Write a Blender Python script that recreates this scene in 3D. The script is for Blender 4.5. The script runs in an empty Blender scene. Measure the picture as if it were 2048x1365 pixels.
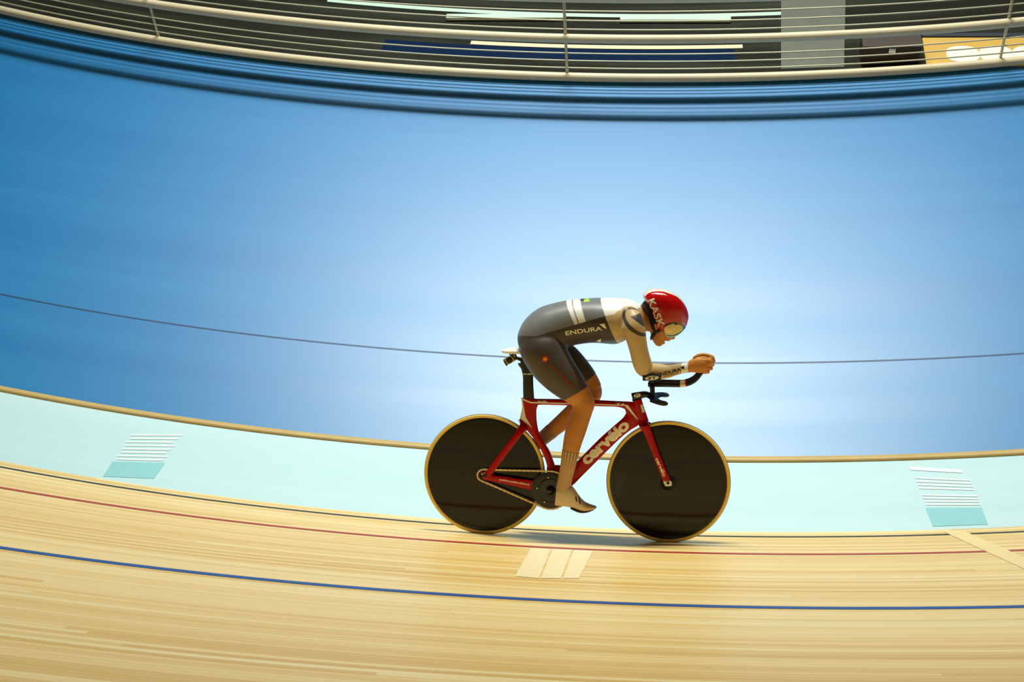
import bpy, bmesh, math, random
import numpy as np
from mathutils import Vector, Matrix
from mathutils.bvhtree import BVHTree

random.seed(4)
rng = np.random.default_rng(4)
S = bpy.context.scene
C = S.collection

# ------------------------------------------------------------------ camera
# World origin: centre of the velodrome bend, z = 0 on the flat blue safety zone.
W, H = 2048, 1365
FPX = 3091.1
CAM = np.array([0.0, -26.7601, 7.4559])
RGT = np.array([0.99475686, 0.07868328, -0.0653279])
UPV = np.array([-0.01417527, 0.73870743, 0.67387713])
FWD = np.array([-0.10128107, 0.66941786, -0.73594964])
cd = bpy.data.cameras.new('camera')
cd.sensor_fit = 'HORIZONTAL'; cd.sensor_width = 36.0; cd.lens = 36.0 * FPX / W
cd.clip_start = 0.05; cd.clip_end = 400
co = bpy.data.objects.new('camera', cd); C.objects.link(co)
co.matrix_world = Matrix(((RGT[0], UPV[0], -FWD[0], CAM[0]), (RGT[1], UPV[1], -FWD[1], CAM[1]),
                          (RGT[2], UPV[2], -FWD[2], CAM[2]), (0, 0, 0, 1)))
S.camera = co

# ------------------------------------------------------------------ world, lamps, exposure
S.view_settings.view_transform = 'Standard'; S.view_settings.look = 'None'
S.view_settings.gamma = 1.0; S.view_settings.use_curve_mapping = False
S.view_settings.exposure = 0.0
wd = bpy.data.worlds.new('hall'); S.world = wd; wd.use_nodes = True
bg = wd.node_tree.nodes['Background']; bg.inputs[0].default_value = (0.8, 0.72, 0.6, 1); bg.inputs[1].default_value = 0.035

def flood(x, y, z, tx, ty, tz, power, sx, sy, col=(.97, .985, .86), spread=170):
    l = bpy.data.lights.new('floodlight', 'AREA'); l.shape = 'RECTANGLE'; l.size = sx; l.size_y = sy
    l.energy = power; l.color = col; l.spread = math.radians(spread)
    o = bpy.data.objects.new('floodlight', l); C.objects.link(o); o.location = (x, y, z)
    d = Vector((tx - x, ty - y, tz - z)); o.rotation_euler = d.to_track_quat('-Z', 'Y').to_euler()
# one curved row of ceiling floodlights hung over the infield, parallel to the bend
for fa in range(-44, 37, 8):
    a_ = math.radians(fa); fr_ = 10.4
    flood(fr_ * math.sin(a_), -fr_ * math.cos(a_), 13.0, 20.2 * math.sin(a_ * .42), -20.2 * math.cos(a_ * .42), 0, 152 * math.exp(-((fa + 4) / 21) ** 2), 1.2, .4, spread=75)

# ------------------------------------------------------------------ helpers
def srgb(r, g, b, a=1.0):
    f = lambda c: ((c / 255) / 12.92 if c / 255 <= .04045 else (((c / 255) + .055) / 1.055) ** 2.4)
    return (f(r), f(g), f(b), a)

def ray(px, py):
    return FWD + RGT * (px - W / 2) / FPX - UPV * (py - H / 2) / FPX

# cross-section of the track
RU, WC, CC, BK = 20.9457, 0.6684, 0.2780, 0.8153
RL, ZL = RU + WC * math.cos(CC), WC * math.sin(CC)
def track_rz(s): return RL + s * math.cos(BK), ZL + s * math.sin(BK)
PHI, SB, LAM = -0.02285, 0.4412, 0.7158
R0, Z0 = track_rz(SB)
BX = np.array([math.cos(PHI), math.sin(PHI), 0]); INN = np.array([-math.sin(PHI), math.cos(PHI), 0])
BZ = math.sin(LAM) * INN + math.cos(LAM) * np.array([0, 0, 1.0]); BY = np.cross(BZ, BX)
BO = np.array([R0 * math.sin(PHI), -R0 * math.cos(PHI), Z0])
BIKE = Matrix(((BX[0], BY[0], BZ[0], BO[0]), (BX[1], BY[1], BZ[1], BO[1]), (BX[2], BY[2], BZ[2], BO[2]), (0, 0, 0, 1)))

def L(px, py, y=0.0):
    """measured photo point -> (x, z) on the bicycle's own plane y (bike coordinates, metres)"""
    d = ray(px, py); t = (y - (CAM - BO) @ BY) / (d @ BY); P = CAM + t * d - BO
    return np.array([P @ BX, P @ BZ])
def L3(px, py, y=0.0):
    a = L(px, py, y); return np.array([a[0], y, a[1]])
def on_floor(px, py, z=0.0):
    d = ray(px, py); t = (z - CAM[2]) / d[2]; return CAM + t * d
def on_band(px, py, outer):
    """measured photo point -> point on the sloping inner band or the wooden bank"""
    d = ray(px, py); r_, z_, sl = (RL, ZL, math.tan(BK)) if outer else (RU, 0.0, math.tan(CC))
    f = lambda t: (CAM + t * d)[2] - (z_ + (math.hypot(*(CAM + t * d)[:2]) - r_) * sl)
    ts = np.linspace(2, 14, 600); v = [f(t) for t in ts]
    for i in range(len(ts) - 1):
        if v[i] > 0 >= v[i + 1]:
            a, b = ts[i], ts[i + 1]
            for _ in range(40):
                m = .5 * (a + b)
                if f(m) > 0: a = m
                else: b = m
            return CAM + a * d
    return CAM + ts[-1] * d

def link_mesh(name, verts, faces, mats, parent=None, smooth=True, midx=None):
    me = bpy.data.meshes.new(name); me.from_pydata([tuple(map(float, v)) for v in verts], [], faces)
    if not isinstance(mats, (list, tuple)): mats = [mats]
    for m in mats: me.materials.append(m)
    if midx is not None: me.polygons.foreach_set('material_index', np.asarray(midx, dtype=np.int32))
    me.polygons.foreach_set('use_smooth', [smooth] * len(me.polygons)); me.update()
    o = bpy.data.objects.new(name, me); C.objects.link(o)
    if parent is not None: o.parent = parent
    return o

def tag(o, label=None, cat=None, group=None, kind=None):
    if label: o['label'] = label
    if cat: o['category'] = cat
    if group: o['group'] = group
    if kind: o['kind'] = kind
    return o

def empty(name, matrix=None, loc=None):
    o = bpy.data.objects.new(name, None); C.objects.link(o); o.empty_display_size = .1
    if matrix is not None: o.matrix_world = matrix
    if loc is not None: o.location = loc
    return o

class MB:
    """collects shapes for ONE mesh object"""
    def __init__(s): s.v = []; s.f = []; s.m = []
    def add(s, v, f, m=0):
        n = len(s.v); s.v += [tuple(p) for p in v]; s.f += [tuple(i + n for i in q) for q in f]; s.m += [m] * len(f); return s
    def build(s, name, mats, parent=None, smooth=True, bevel=0):
        o = link_mesh(name, s.v, s.f, mats, parent, smooth, s.m)
        bm = bmesh.new(); bm.from_mesh(o.data); bmesh.ops.recalc_face_normals(bm, faces=bm.faces[:]); bm.to_mesh(o.data); bm.free()
        if bevel:
            b = o.modifiers.new('b', 'BEVEL'); b.width = bevel; b.segments = 2; b.limit_method = 'ANGLE'
        return o
    def rings(s, R, m=0, closed=False, cap=True):
        n = len(R[0]); v = [p for r in R for p in r]; f = []
        k = len(R)
        for i in range(k if closed else k - 1):
            a, b = i * n, ((i + 1) % k) * n
            for j in range(n):
                f.append((a + j, a + (j + 1) % n, b + (j + 1) % n, b + j))
        if cap and not closed:
            f.append(tuple(range(n))[::-1]); f.append(tuple(range((k - 1) * n, k * n)))
        return s.add(v, f, m)
    def box(s, c, h, rot=None, m=0):
        c = np.array(c, float); v = []
        for sx in (-1, 1):
            for sy in (-1, 1):
                for sz in (-1, 1):
                    p = np.array([sx * h[0], sy * h[1], sz * h[2]])
                    if rot is not None: p = rot @ p
                    v.append(c + p)
        return s.add(v, [(0, 1, 3, 2), (4, 6, 7, 5), (0, 4, 5, 1), (2, 3, 7, 6), (0, 2, 6, 4), (1, 5, 7, 3)], m)

def catmull(P, k):
    P = np.asarray(P, float); n = len(P)
    if n < 3 or k <= 1: return P if k <= 1 else np.array([P[0] * (1 - t) + P[-1] * t for t in np.linspace(0, 1, k + 1)])
    out = []
    for i in range(n - 1):
        p0 = P[i - 1] if i > 0 else 2 * P[0] - P[1]; p1, p2 = P[i], P[i + 1]; p3 = P[i + 2] if i + 2 < n else 2 * P[-1] - P[-2]
        for j in range(k):
            t = j / k
            out.append(.5 * (2 * p1 + (p2 - p0) * t + (2 * p0 - 5 * p1 + 4 * p2 - p3) * t * t + (3 * p1 - p0 - 3 * p2 + p3) * t ** 3))
    out.append(P[-1]); return np.array(out)

def loft_ab(st, k=6, n=28, ex=2.0):
    """st rows: ax, az, bx, bz, half width, y centre  ->  rings between the two edge curves"""
    st = catmull(np.array(st, float), k); R = []
    t = np.linspace(0, 2 * math.pi, n, endpoint=False); c, s_ = np.cos(t), np.sin(t)
    cc = np.sign(c) * abs(c) ** (2 / ex); ss = np.sign(s_) * abs(s_) ** (2 / ex)
    for ax, az, bx, bz, w, y in st:
        cx, cz, hx, hz = (ax + bx) / 2, (az + bz) / 2, (ax - bx) / 2, (az - bz) / 2
        R.append(np.stack([cx + hx * cc, y + w * ss, cz + hz * cc], 1))
    return R

def AB(rows):
    """rows: (apx, apy), (bpx, bpy), half width, y  in photo measurements"""
    out = []
    for a, b, w, y in rows:
        A, B = L(a[0], a[1], y), L(b[0], b[1], y); out.append([A[0], A[1], B[0], B[1], w, y])
    return out

def tube(P, r, n=16, k=4, flat=None):
    """rings along a 3-D path with radius per point; flat = (side scale, up scale)"""
    P = np.asarray(P, float); r = np.broadcast_to(np.asarray(r, float), (len(P),)) if np.ndim(r) < 2 else r
    Q = catmull(np.column_stack([P, r]), k); X, rr = Q[:, :3], np.maximum(Q[:, 3], 1e-4)
    T = np.gradient(X, axis=0); T /= np.linalg.norm(T, axis=1)[:, None]
    ref = np.array([0, 1.0, 0]); R = []; t = np.linspace(0, 2 * math.pi, n, endpoint=False)
    for p, d, q in zip(X, T, rr):
        rf = ref if abs(d @ ref) < .95 else np.array([1.0, 0, 0])
        u = np.cross(rf, d); u /= np.linalg.norm(u); v = np.cross(d, u)
        a, b = (1, 1) if flat is None else flat
        R.append(p + q * (a * np.outer(np.cos(t), v) + b * np.outer(np.sin(t), u)))
    return R

def limb(rows, n=56, k=6):
    """rows: px, py, y, in-plane radius, lateral radius  (rounded ends)"""
    M = np.array([[*L(p[0], p[1], p[2]), p[2], p[3], p[4]] for p in rows], float)
    Q = catmull(M, k); T = np.gradient(Q[:, :2], axis=0); T /= np.linalg.norm(T, axis=1)[:, None] + 1e-9
    t = np.linspace(0, 2 * math.pi, n, endpoint=False); R = []
    def ring(i, sc, off):
        x, z, y, a, b = Q[i]; d = T[i]; nx, nz = -d[1], d[0]; x += d[0] * off; z += d[1] * off
        return np.stack([x + nx * a * sc * np.cos(t), y + b * sc * np.sin(t), z + nz * a * sc * np.cos(t)], 1)
    for f in (.35, .75, .95): R.append(ring(0, f, -Q[0, 3] * .6 * math.sqrt(1 - f * f)))
    for i in range(len(Q)): R.append(ring(i, 1, 0))
    for f in (.95, .75, .35): R.append(ring(len(Q) - 1, f, Q[-1, 3] * .6 * math.sqrt(1 - f * f)))
    return R

def inflate(outline, centre, wid, y=0.0, nt=17, p=1.0, k=4, wfun=None):
    """closed rounded body whose side outline is given (bike x,z): cross sections are ellipses"""
    O = np.array(outline, float); O = catmull(np.vstack([O, O[:1]]), k)[:-1]; c = np.array(centre, float); R = []
    for t in np.linspace(-math.pi / 2, math.pi / 2, nt):
        sc = max(math.cos(t), .02) ** p; q = c + (O - c) * sc
        w = wid * math.sin(t)
        R.append(np.stack([q[:, 0], np.full(len(q), y + w) if wfun is None else y + w * wfun(q), q[:, 1]], 1))
    return R

def PX(pts, y=0.0): return [L(a, b, y) for a, b in pts]

# ------------------------------------------------------------------ materials
def mat(name, col, rough=.5, metal=0.0, spec=.5, coat=0.0, noise=0.0, nscale=40, bump=0.0):
    m = bpy.data.materials.new(name); m.use_nodes = True; nt = m.node_tree; b = nt.nodes['Principled BSDF']
    b.inputs['Base Color'].default_value = col; b.inputs['Roughness'].default_value = rough
    b.inputs['Metallic'].default_value = metal; b.inputs['Specular IOR Level'].default_value = spec
    b.inputs['Coat Weight'].default_value = coat; b.inputs['Coat Roughness'].default_value = .08
    if noise or bump:
        tc = nt.nodes.new('ShaderNodeTexCoord'); n = nt.nodes.new('ShaderNodeTexNoise'); n.inputs['Scale'].default_value = nscale
        nt.links.new(tc.outputs['Object'], n.inputs['Vector'])
        if noise:
            mx = nt.nodes.new('ShaderNodeMixRGB'); mx.blend_type = 'MULTIPLY'; mx.inputs[0].default_value = 1
            mx.inputs[1].default_value = col; cr = nt.nodes.new('ShaderNodeMapRange')
            cr.inputs['To Min'].default_value = 1 - noise; cr.inputs['To Max'].default_value = 1 + noise
            nt.links.new(n.outputs['Fac'], cr.inputs['Value']); nt.links.new(cr.outputs[0], mx.inputs[2]); nt.links.new(mx.outputs[0], b.inputs['Base Color'])
        if bump:
            bp = nt.nodes.new('ShaderNodeBump'); bp.inputs['Strength'].default_value = bump; bp.inputs['Distance'].default_value = .002
            nt.links.new(n.outputs['Fac'], bp.inputs['Height']); nt.links.new(bp.outputs[0], b.inputs['Normal'])
    return m

def polar_nodes(nt):
    tc = nt.nodes.new('ShaderNodeTexCoord'); sp = nt.nodes.new('ShaderNodeSeparateXYZ'); nt.links.new(tc.outputs['Object'], sp.inputs[0])
    def M(op, a, b=None, c=None):
        n = nt.nodes.new('ShaderNodeMath'); n.operation = op
        for i, q in enumerate((a, b, c)):
            if q is None: continue
            if isinstance(q, (int, float)): n.inputs[i].default_value = q
            else: nt.links.new(q, n.inputs[i])
        return n.outputs[0]
    x, y = sp.outputs[0], sp.outputs[1]
    r = M('SQRT', M('ADD', M('MULTIPLY', x, x), M('MULTIPLY', y, y)))
    a = M('MULTIPLY', M('ARCTAN2', x, M('MULTIPLY', y, -1.0)), 21.5)
    return M, a, r

def comb(nt, a, b, c=None):
    n = nt.nodes.new('ShaderNodeCombineXYZ')
    for i, q in enumerate((a, b, c)):
        if q is None: continue
        if isinstance(q, (int, float)): n.inputs[i].default_value = q
        else: nt.links.new(q, n.inputs[i])
    return n.outputs[0]

def streaky(name, cols, u_s, r_s, rough, spec=.5, planks=0.0, rough_var=0.0, detail=3, coat=0):
    """paint or timber that runs along the track: colours vary across it and stretch along it"""
    m = bpy.data.materials.new(name); m.use_nodes = True; nt = m.node_tree; b = nt.nodes['Principled BSDF']
    b.inputs['Specular IOR Level'].default_value = spec; b.inputs['Roughness'].default_value = rough
    b.inputs['Coat Weight'].default_value = coat; b.inputs['Coat Roughness'].default_value = .2
    M, u, r = polar_nodes(nt)
    n = nt.nodes.new('ShaderNodeTexNoise'); n.inputs['Scale'].default_value = 1; n.inputs['Detail'].default_value = detail
    nt.links.new(comb(nt, M('MULTIPLY', u, u_s), M('MULTIPLY', r, r_s)), n.inputs['Vector'])
    fac = n.outputs['Fac']
    if planks:
        v = M('DIVIDE', r, planks); idx = M('FLOOR', v)
        w1 = nt.nodes.new('ShaderNodeTexWhiteNoise'); w1.noise_dimensions = '1D'; nt.links.new(idx, w1.inputs['W'])
        seg = M('FLOOR', M('DIVIDE', M('ADD', u, M('MULTIPLY', w1.outputs[0], 9.0)), 5.0))
        w2 = nt.nodes.new('ShaderNodeTexWhiteNoise'); w2.noise_dimensions = '2D'; nt.links.new(comb(nt, idx, seg), w2.inputs['Vector'])
        fac = M('ADD', M('MULTIPLY', fac, .55), M('MULTIPLY', w2.outputs[0], .45))
    cr = nt.nodes.new('ShaderNodeValToRGB'); e = cr.color_ramp.elements
    e[0].position = cols[0][0]; e[0].color = cols[0][1]; e[1].position = cols[-1][0]; e[1].color = cols[-1][1]
    for p, c in cols[1:-1]: q = e.new(p); q.color = c
    nt.links.new(fac, cr.inputs[0]); out = cr.outputs[0]
    if planks:
        g = M('FRACT', v); gap = M('LESS_THAN', g, .05)
        mx = nt.nodes.new('ShaderNodeMixRGB'); mx.blend_type = 'MULTIPLY'; mx.inputs[2].default_value = (.72, .62, .5, 1)
        nt.links.new(gap, mx.inputs[0]); nt.links.new(out, mx.inputs[1]); out = mx.outputs[0]
    nt.links.new(out, b.inputs['Base Color'])
    if rough_var:
        nt.links.new(M('ADD', M('MULTIPLY', n.outputs['Fac'], rough_var), rough - rough_var * .5), b.inputs['Roughness'])
    return m

M_WOOD = streaky('pale_pine_boards', [(.2, srgb(220, 178, 98)), (.5, srgb(238, 204, 132)), (.8, srgb(247, 224, 166))], .35, 26, .42, .4, planks=.028, detail=4)
M_BLUE = streaky('blue_floor_paint', [(.25, srgb(0, 118, 190)), (.75, srgb(0, 130, 200))], .12, 3.2, .41, .74, rough_var=.10)
M_BAND = streaky('pale_turquoise_paint', [(.25, srgb(188, 226, 236)), (.75, srgb(198, 231, 240))], .15, 9, .45, .4)
M_DARKFLOOR = streaky('dark_infield_flooring', [(.2, srgb(22, 22, 16)), (.5, srgb(34, 36, 28)), (.85, srgb(60, 64, 54))], .5, 8, .75, .12)
M_TANSTRIP = mat('timber_strip', srgb(196, 170, 110), .5, noise=.15, nscale=6)
M_BLACKLINE = mat('black_line_paint', srgb(24, 24, 26), .5, noise=.1, nscale=8)
M_REDLINE = mat('red_line_paint', srgb(176, 58, 40), .5, noise=.12, nscale=8)
M_BLUELINE = mat('blue_line_paint', srgb(36, 82, 156), .5, noise=.12, nscale=8)
M_SEAM = mat('floor_seam', srgb(20, 70, 120), .5, noise=.1, nscale=8)
M_WHITEPAINT = mat('white_floor_paint', srgb(226, 240, 246), .5, noise=.06, nscale=10)
M_PALEMARK = mat('pale_mark_on_boards', srgb(248, 228, 180), .45, noise=.06, nscale=14)
M_FAINT = mat('faint_mark_on_boards', srgb(243, 214, 150), .45, noise=.05, nscale=14)
M_TEALPAINT = mat('teal_floor_paint', srgb(140, 206, 216), .5, noise=.05, nscale=10)
M_FBLUE = mat('blue_fence_board', srgb(0, 120, 190), .45, noise=.08, nscale=4)
M_NAVY = mat('navy_fence_bar', srgb(4, 26, 44), .5, noise=.1, nscale=6)
M_RAIL = mat('cream_rail', srgb(226, 214, 184), .4, noise=.06, nscale=6)
M_WIRE = mat('pale_wire', srgb(206, 200, 172), .4, metal=.2, noise=.05, nscale=20)
M_PILLAR = mat('pale_grey_render', srgb(98, 102, 90), .7, noise=.14, nscale=7)
M_DEEPBLUE = mat('deep_blue_panel', srgb(0, 30, 66), .8, spec=.1, noise=.1, nscale=5)
M_YELLOW = mat('yellow_board', srgb(214, 172, 70), .5, noise=.06, nscale=6)
M_WHITE = mat('white_print', srgb(240, 240, 236), .5, noise=.03, nscale=20)
M_BROWN = mat('dark_brown_board', srgb(48, 30, 20), .6, noise=.15, nscale=8)
M_TEALMAT = mat('pale_teal_pad', srgb(196, 226, 214), .6, noise=.06, nscale=6)
M_RED = mat('red_gloss_paint', srgb(180, 0, 4), .3, spec=.22, coat=.12, noise=.05, nscale=30)
M_CREAM = mat('cream_decal', srgb(255, 248, 228), .45, noise=.03, nscale=60)
M_BLACK = mat('black_carbon', srgb(20, 19, 20), .3, spec=.5, noise=.2, nscale=120)
M_BLACKMATT = mat('black_rubber', srgb(16, 15, 14), .6, noise=.2, nscale=80)
M_DISC = mat('black_disc_carbon', srgb(13, 10, 6), .12, spec=.3, coat=.12, noise=.18, nscale=160)
M_TAN = mat('tan_tyre_sidewall', srgb(254, 216, 112), .6, noise=.06, nscale=90)
M_TREAD = mat('dark_tyre_tread', srgb(44, 36, 20), .7, noise=.12, nscale=90)
M_CHAIN = mat('gold_chain', srgb(226, 200, 146), .4, metal=.3, noise=.15, nscale=200)
M_STEEL = mat('bright_metal', srgb(200, 196, 186), .25, metal=.9, noise=.08, nscale=80)
M_SADDLE = mat('white_saddle_cover', srgb(246, 240, 228), .45, noise=.03, nscale=60, bump=.1)
M_BOX = mat('pale_device_casing', srgb(214, 190, 132), .4, noise=.1, nscale=60)
M_SKIN = mat('skin', srgb(206, 136, 62), .5, spec=.35, noise=.08, nscale=30, bump=.08)
M_HAIR = mat('dark_brown_hair', srgb(46, 32, 20), .6, noise=.35, nscale=140, bump=.5)
M_HELM = mat('red_helmet_gloss', srgb(196, 10, 10), .16, spec=.55, coat=.6, noise=.03, nscale=30)
M_HWHITE = mat('white_helmet_gloss', srgb(242, 238, 230), .2, coat=.4, noise=.02, nscale=30)
M_VISOR = mat('mirror_visor', srgb(210, 190, 140), .06, metal=.85, noise=.05, nscale=20)
M_VISORBLUE = mat('pale_blue_visor_edge', srgb(150, 216, 226), .15, spec=.6, noise=.03, nscale=20)
M_STRAP = mat('black_strap', srgb(14, 12, 12), .65, noise=.2, nscale=200)
M_REDPRINT = mat('red_print', srgb(150, 34, 18), .6, noise=.08, nscale=60)
M_ORANGE = mat('orange_print', srgb(250, 160, 20), .6, noise=.05, nscale=60)
M_GREENPRINT = mat('lime_print', srgb(176, 226, 70), .6, noise=.05, nscale=60)
M_DARKPRINT = mat('dark_print', srgb(42, 32, 28), .6, noise=.1, nscale=60)
M_EYE = mat('eye', srgb(230, 224, 214), .2, noise=.03, nscale=100)
M_SHOE = mat('cream_overshoe', srgb(228, 204, 164), .55, noise=.06, nscale=50)
M_SOLE = mat('dark_shoe_sole', srgb(44, 36, 24), .5, noise=.12, nscale=60)

def attr_mat(name, rough, bump=.0, stripes=None):
    m = bpy.data.materials.new(name); m.use_nodes = True; nt = m.node_tree; b = nt.nodes['Principled BSDF']
    a = nt.nodes.new('ShaderNodeAttribute'); a.attribute_name = 'cloth'
    n = nt.nodes.new('ShaderNodeTexNoise'); n.inputs['Scale'].default_value = 260
    tc = nt.nodes.new('ShaderNodeTexCoord'); nt.links.new(tc.outputs['Object'], n.inputs['Vector'])
    mr = nt.nodes.new('ShaderNodeMapRange'); mr.inputs['To Min'].default_value = .9; mr.inputs['To Max'].default_value = 1.1
    nt.links.new(n.outputs['Fac'], mr.inputs['Value'])
    mx = nt.nodes.new('ShaderNodeMixRGB'); mx.blend_type = 'MULTIPLY'; mx.inputs[0].default_value = 1
    nt.links.new(a.outputs['Color'], mx.inputs[1]); nt.links.new(mr.outputs[0], mx.inputs[2]); nt.links.new(mx.outputs[0], b.inputs['Base Color'])
    b.inputs['Roughness'].default_value = rough; b.inputs['Specular IOR Level'].default_value = .45
    b.inputs['Sheen Weight'].default_value = .15
    return m
M_SUIT = attr_mat('lycra_panels', .42)
M_SOCK = attr_mat('ribbed_overshoe_cloth', .6)

# ------------------------------------------------------------------ setting: track and infield
TH = np.radians(np.arange(-80, 80.01, .5))
def ring_strip(name, prof, m, parent=None, th=TH, smooth=True):
    v = []; f = []; n = len(prof)
    for t in th:
        for r, z in prof: v.append((r * math.sin(t), -r * math.cos(t), z))
    for i in range(len(th) - 1):
        for j in range(n - 1):
            a = i * n + j; f.append((a, a + n, a + n + 1, a + 1))
    return link_mesh(name, v, f, m, parent, smooth)
def ring_bar(mb, prof, th, m=0):
    """closed profile swept round the bend"""
    mb.rings([[(r * math.sin(t), -r * math.cos(t), z) for r, z in prof] for t in th], m)
def circle_prof(r, z, rad, n=10): return [(r + rad * math.cos(a), z + rad * math.sin(a)) for a in np.linspace(0, 2 * math.pi, n, endpoint=False)]

track = tag(ring_strip('track', [track_rz(s) for s in np.linspace(0, 7.0, 29)], M_WOOD), 'steep pine board banking of the cycling track', kind='structure')
band = tag(ring_strip('inner_band', [(RU + (RL - RU) * t, ZL * t) for t in np.linspace(0, 1, 5)], M_BAND), 'pale turquoise sloping band along the foot of the banking', kind='structure')
floor = tag(ring_strip('floor', [(r, 0) for r in np.linspace(17.24, RU, 9)], M_BLUE), 'glossy blue painted floor inside the track', kind='structure')
infield = tag(ring_strip('infield_floor', [(r, 0) for r in (3.0, 8.0, 12.0, 15.0, 16.5, 17.24)], M_DARKFLOOR), 'dark infield floor behind the rail fence', kind='structure')
def line(name, s, w, m):
    a, b = track_rz(s - w / 2), track_rz(s + w / 2); nx, nz = -math.sin(BK) * .0015, math.cos(BK) * .0015
    return ring_strip(name, [(a[0] + nx, a[1] + nz), (b[0] + nx, b[1] + nz)], m, track)
line('black_line', .20, .045, M_BLACKLINE)
line('red_line', .826, .05, M_REDLINE)
line('blue_line', 2.296, .055, M_BLUELINE)
ring_strip('timber_edge', [(RU - .04, 0), (RU - .04, .006), (RU + .004, .006), (RU + .004, 0)], M_TANSTRIP, floor)
ring_strip('seam_line', [(20.146 - .006, .0012), (20.146 + .006, .0012)], M_SEAM, floor)

def paint_patch(name, corners, m, parent, outer, nu=10, nv=4, lift=.002):
    """flat paint between four measured corners (TL, TR, BR, BL), lying on the sloping surface"""
    sl = BK if outer else CC; v = []; f = []
    tl, tr, br, bl = [np.array(c, float) for c in corners]
    for j in range(nv + 1):
        for i in range(nu + 1):
            a = tl + (tr - tl) * i / nu; b = bl + (br - bl) * i / nu; q = a + (b - a) * j / nv
            P = on_band(q[0], q[1], outer); r = math.hypot(P[0], P[1])
            P = P + np.array([-P[0] / r * math.sin(sl), -P[1] / r * math.sin(sl), math.cos(sl)]) * lift; v.append(P)
    for j in range(nv):
        for i in range(nu):
            a = j * (nu + 1) + i; f.append((a, a + nu + 1, a + nu + 2, a + 1))
    return link_mesh(name, v, f, m, parent)

# lettering blocks painted on the turquoise band: rows of small white writing above a teal block
def band_sign(tl, tr, br, bl, rows, block):
    tl, tr, br, bl = [np.array(c, float) for c in (tl, tr, br, bl)]
    at = lambda u, v: (tl + (tr - tl) * u) * (1 - v) + (bl + (br - bl) * u) * v
    quad = lambda u0, u1, v0, v1: [at(u0, v0), at(u1, v0), at(u1, v1), at(u0, v1)]
    paint_patch('teal_block', quad(.0, 1, block, 1), M_TEALPAINT, band, False)
    for v0, v1, u0, u1 in rows: paint_patch('lettering_row', quad(u0, u1, v0, v1), M_WHITEPAINT, band, False, 10, 1, .0026)
rowsL = [(.04 + .078 * i, .04 + .078 * i + .036, .02 + .03 * (i % 2), .98 - .04 * ((i * 7) % 3)) for i in range(8)]
band_sign((262, 866), (372, 866), (308, 958), (206, 954), rowsL, .66)
rowsR = [(.03, .09, .0, .9)] + [(.2 + .055 * i, .2 + .055 * i + .028, .02, .98) for i in range(4)] + [(.48 + .05 * i, .48 + .05 * i + .026, .02, 1) for i in range(4)]
band_sign((1816, 930), (1934, 938), (1976, 1050), (1866, 1054), rowsR, .70)
# pale marks worn on the boards
paint_patch('painted_mark', [(1062, 1098), (1102, 1099), (1078, 1158), (1030, 1154)], M_PALEMARK, track, True)
paint_patch('painted_mark', [(1106, 1099), (1144, 1101), (1122, 1158), (1082, 1158)], M_PALEMARK, track, True)
paint_patch('painted_mark', [(1148, 1101), (1186, 1103), (1158, 1158), (1126, 1158)], M_PALEMARK, track, True)
paint_patch('cross_line', [(1886, 1064), (1930, 1064), (2062, 1122), (2062, 1146)], M_FAINT, track, True)

# ------------------------------------------------------------------ rail fence round the infield
RF = 17.27
fence = tag(empty('rail_fence', loc=(0, -RF, 0)), 'curved infield fence of cream rails with thin wires between them', 'fence')
FT = np.radians(np.arange(-60, 60.01, .5))
def fpart(name, prof, m, smooth=False):
    mb = MB(); ring_bar(mb, prof, FT); o = mb.build(name, m, fence, smooth); o.location = (0, RF, 0); return o
rect = lambda r0, r1, z0, z1: [(r0, z0), (r1, z0), (r1, z1), (r0, z1)]
for z in (.037, .400, .765): fpart('rail', circle_prof(RF, z, .034, 14), M_RAIL, True)
for z in (.125, .194, .263, .485, .565, .65): fpart('wire', circle_prof(RF, z, .0055, 8), M_WIRE, True)
for a in np.radians([-37, -25.5, -14, -2.7, 8.2, 19.5, 31]):
    mb = MB(); x, y = (RF - .028) * math.sin(a), -(RF - .028) * math.cos(a)
    mb.rings([[(x + .011 * math.cos(q), y + .011 * math.sin(q) + RF, z) for q in np.linspace(0, 2 * math.pi, 12, endpoint=False)] for z in (0, .78)])
    mb.build('post', M_WIRE, fence)

# painted bands on the infield, then pillar, board, box and pads standing behind the fence
def ang(px, py, z): P = on_floor(px, py, z); return math.atan2(P[0], -P[1]), math.hypot(P[0], P[1])
def floor_band(name, px0, px1, py, r0, r1, m):
    ring_strip(name, [(r0, .002), (r1, .002)], m, infield, np.linspace(ang(px0, py, 0)[0], ang(px1, py, 0)[0], 60))
floor_band('blue_band', 760, 1470, 105, 16.87, 17.03, M_DEEPBLUE)
floor_band('pale_line', 940, 1485, 90, 16.815, 16.86, M_RAIL)
floor_band('pale_line', 640, 1645, 28, 16.40, 16.445, M_TEALMAT)

def standing(name, px0, px1, py, rad_in, mats_fn, label, cat):
    """something upright on the infield floor between two measured columns"""
    P0, P1 = on_floor(px0, py), on_floor(px1, py); c = (P0 + P1) / 2; w = np.linalg.norm(P1 - P0)
    o = empty(name, loc=tuple(c)); d = P1 - P0; o.rotation_euler = (0, 0, math.atan2(d[1], d[0]))
    tag(o, label, cat); mats_fn(o, w); return o
def radial_patch(name, corners, m, lift=.003):
    """flat paint on the infield floor between measured corners"""
    tl, tr, br, bl = [np.array(c, float) for c in corners]; v = []; f = []
    for j in range(5):
        for i in range(5):
            q = (tl + (tr - tl) * i / 4) * (1 - j / 4) + (bl + (br - bl) * i / 4) * j / 4; P = on_floor(*q); v.append((P[0], P[1], lift))
    for j in range(4):
        for i in range(4): a = j * 5 + i; f.append((a, a + 5, a + 6, a + 1))
    return link_mesh(name, v, f, m, infield)
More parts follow.
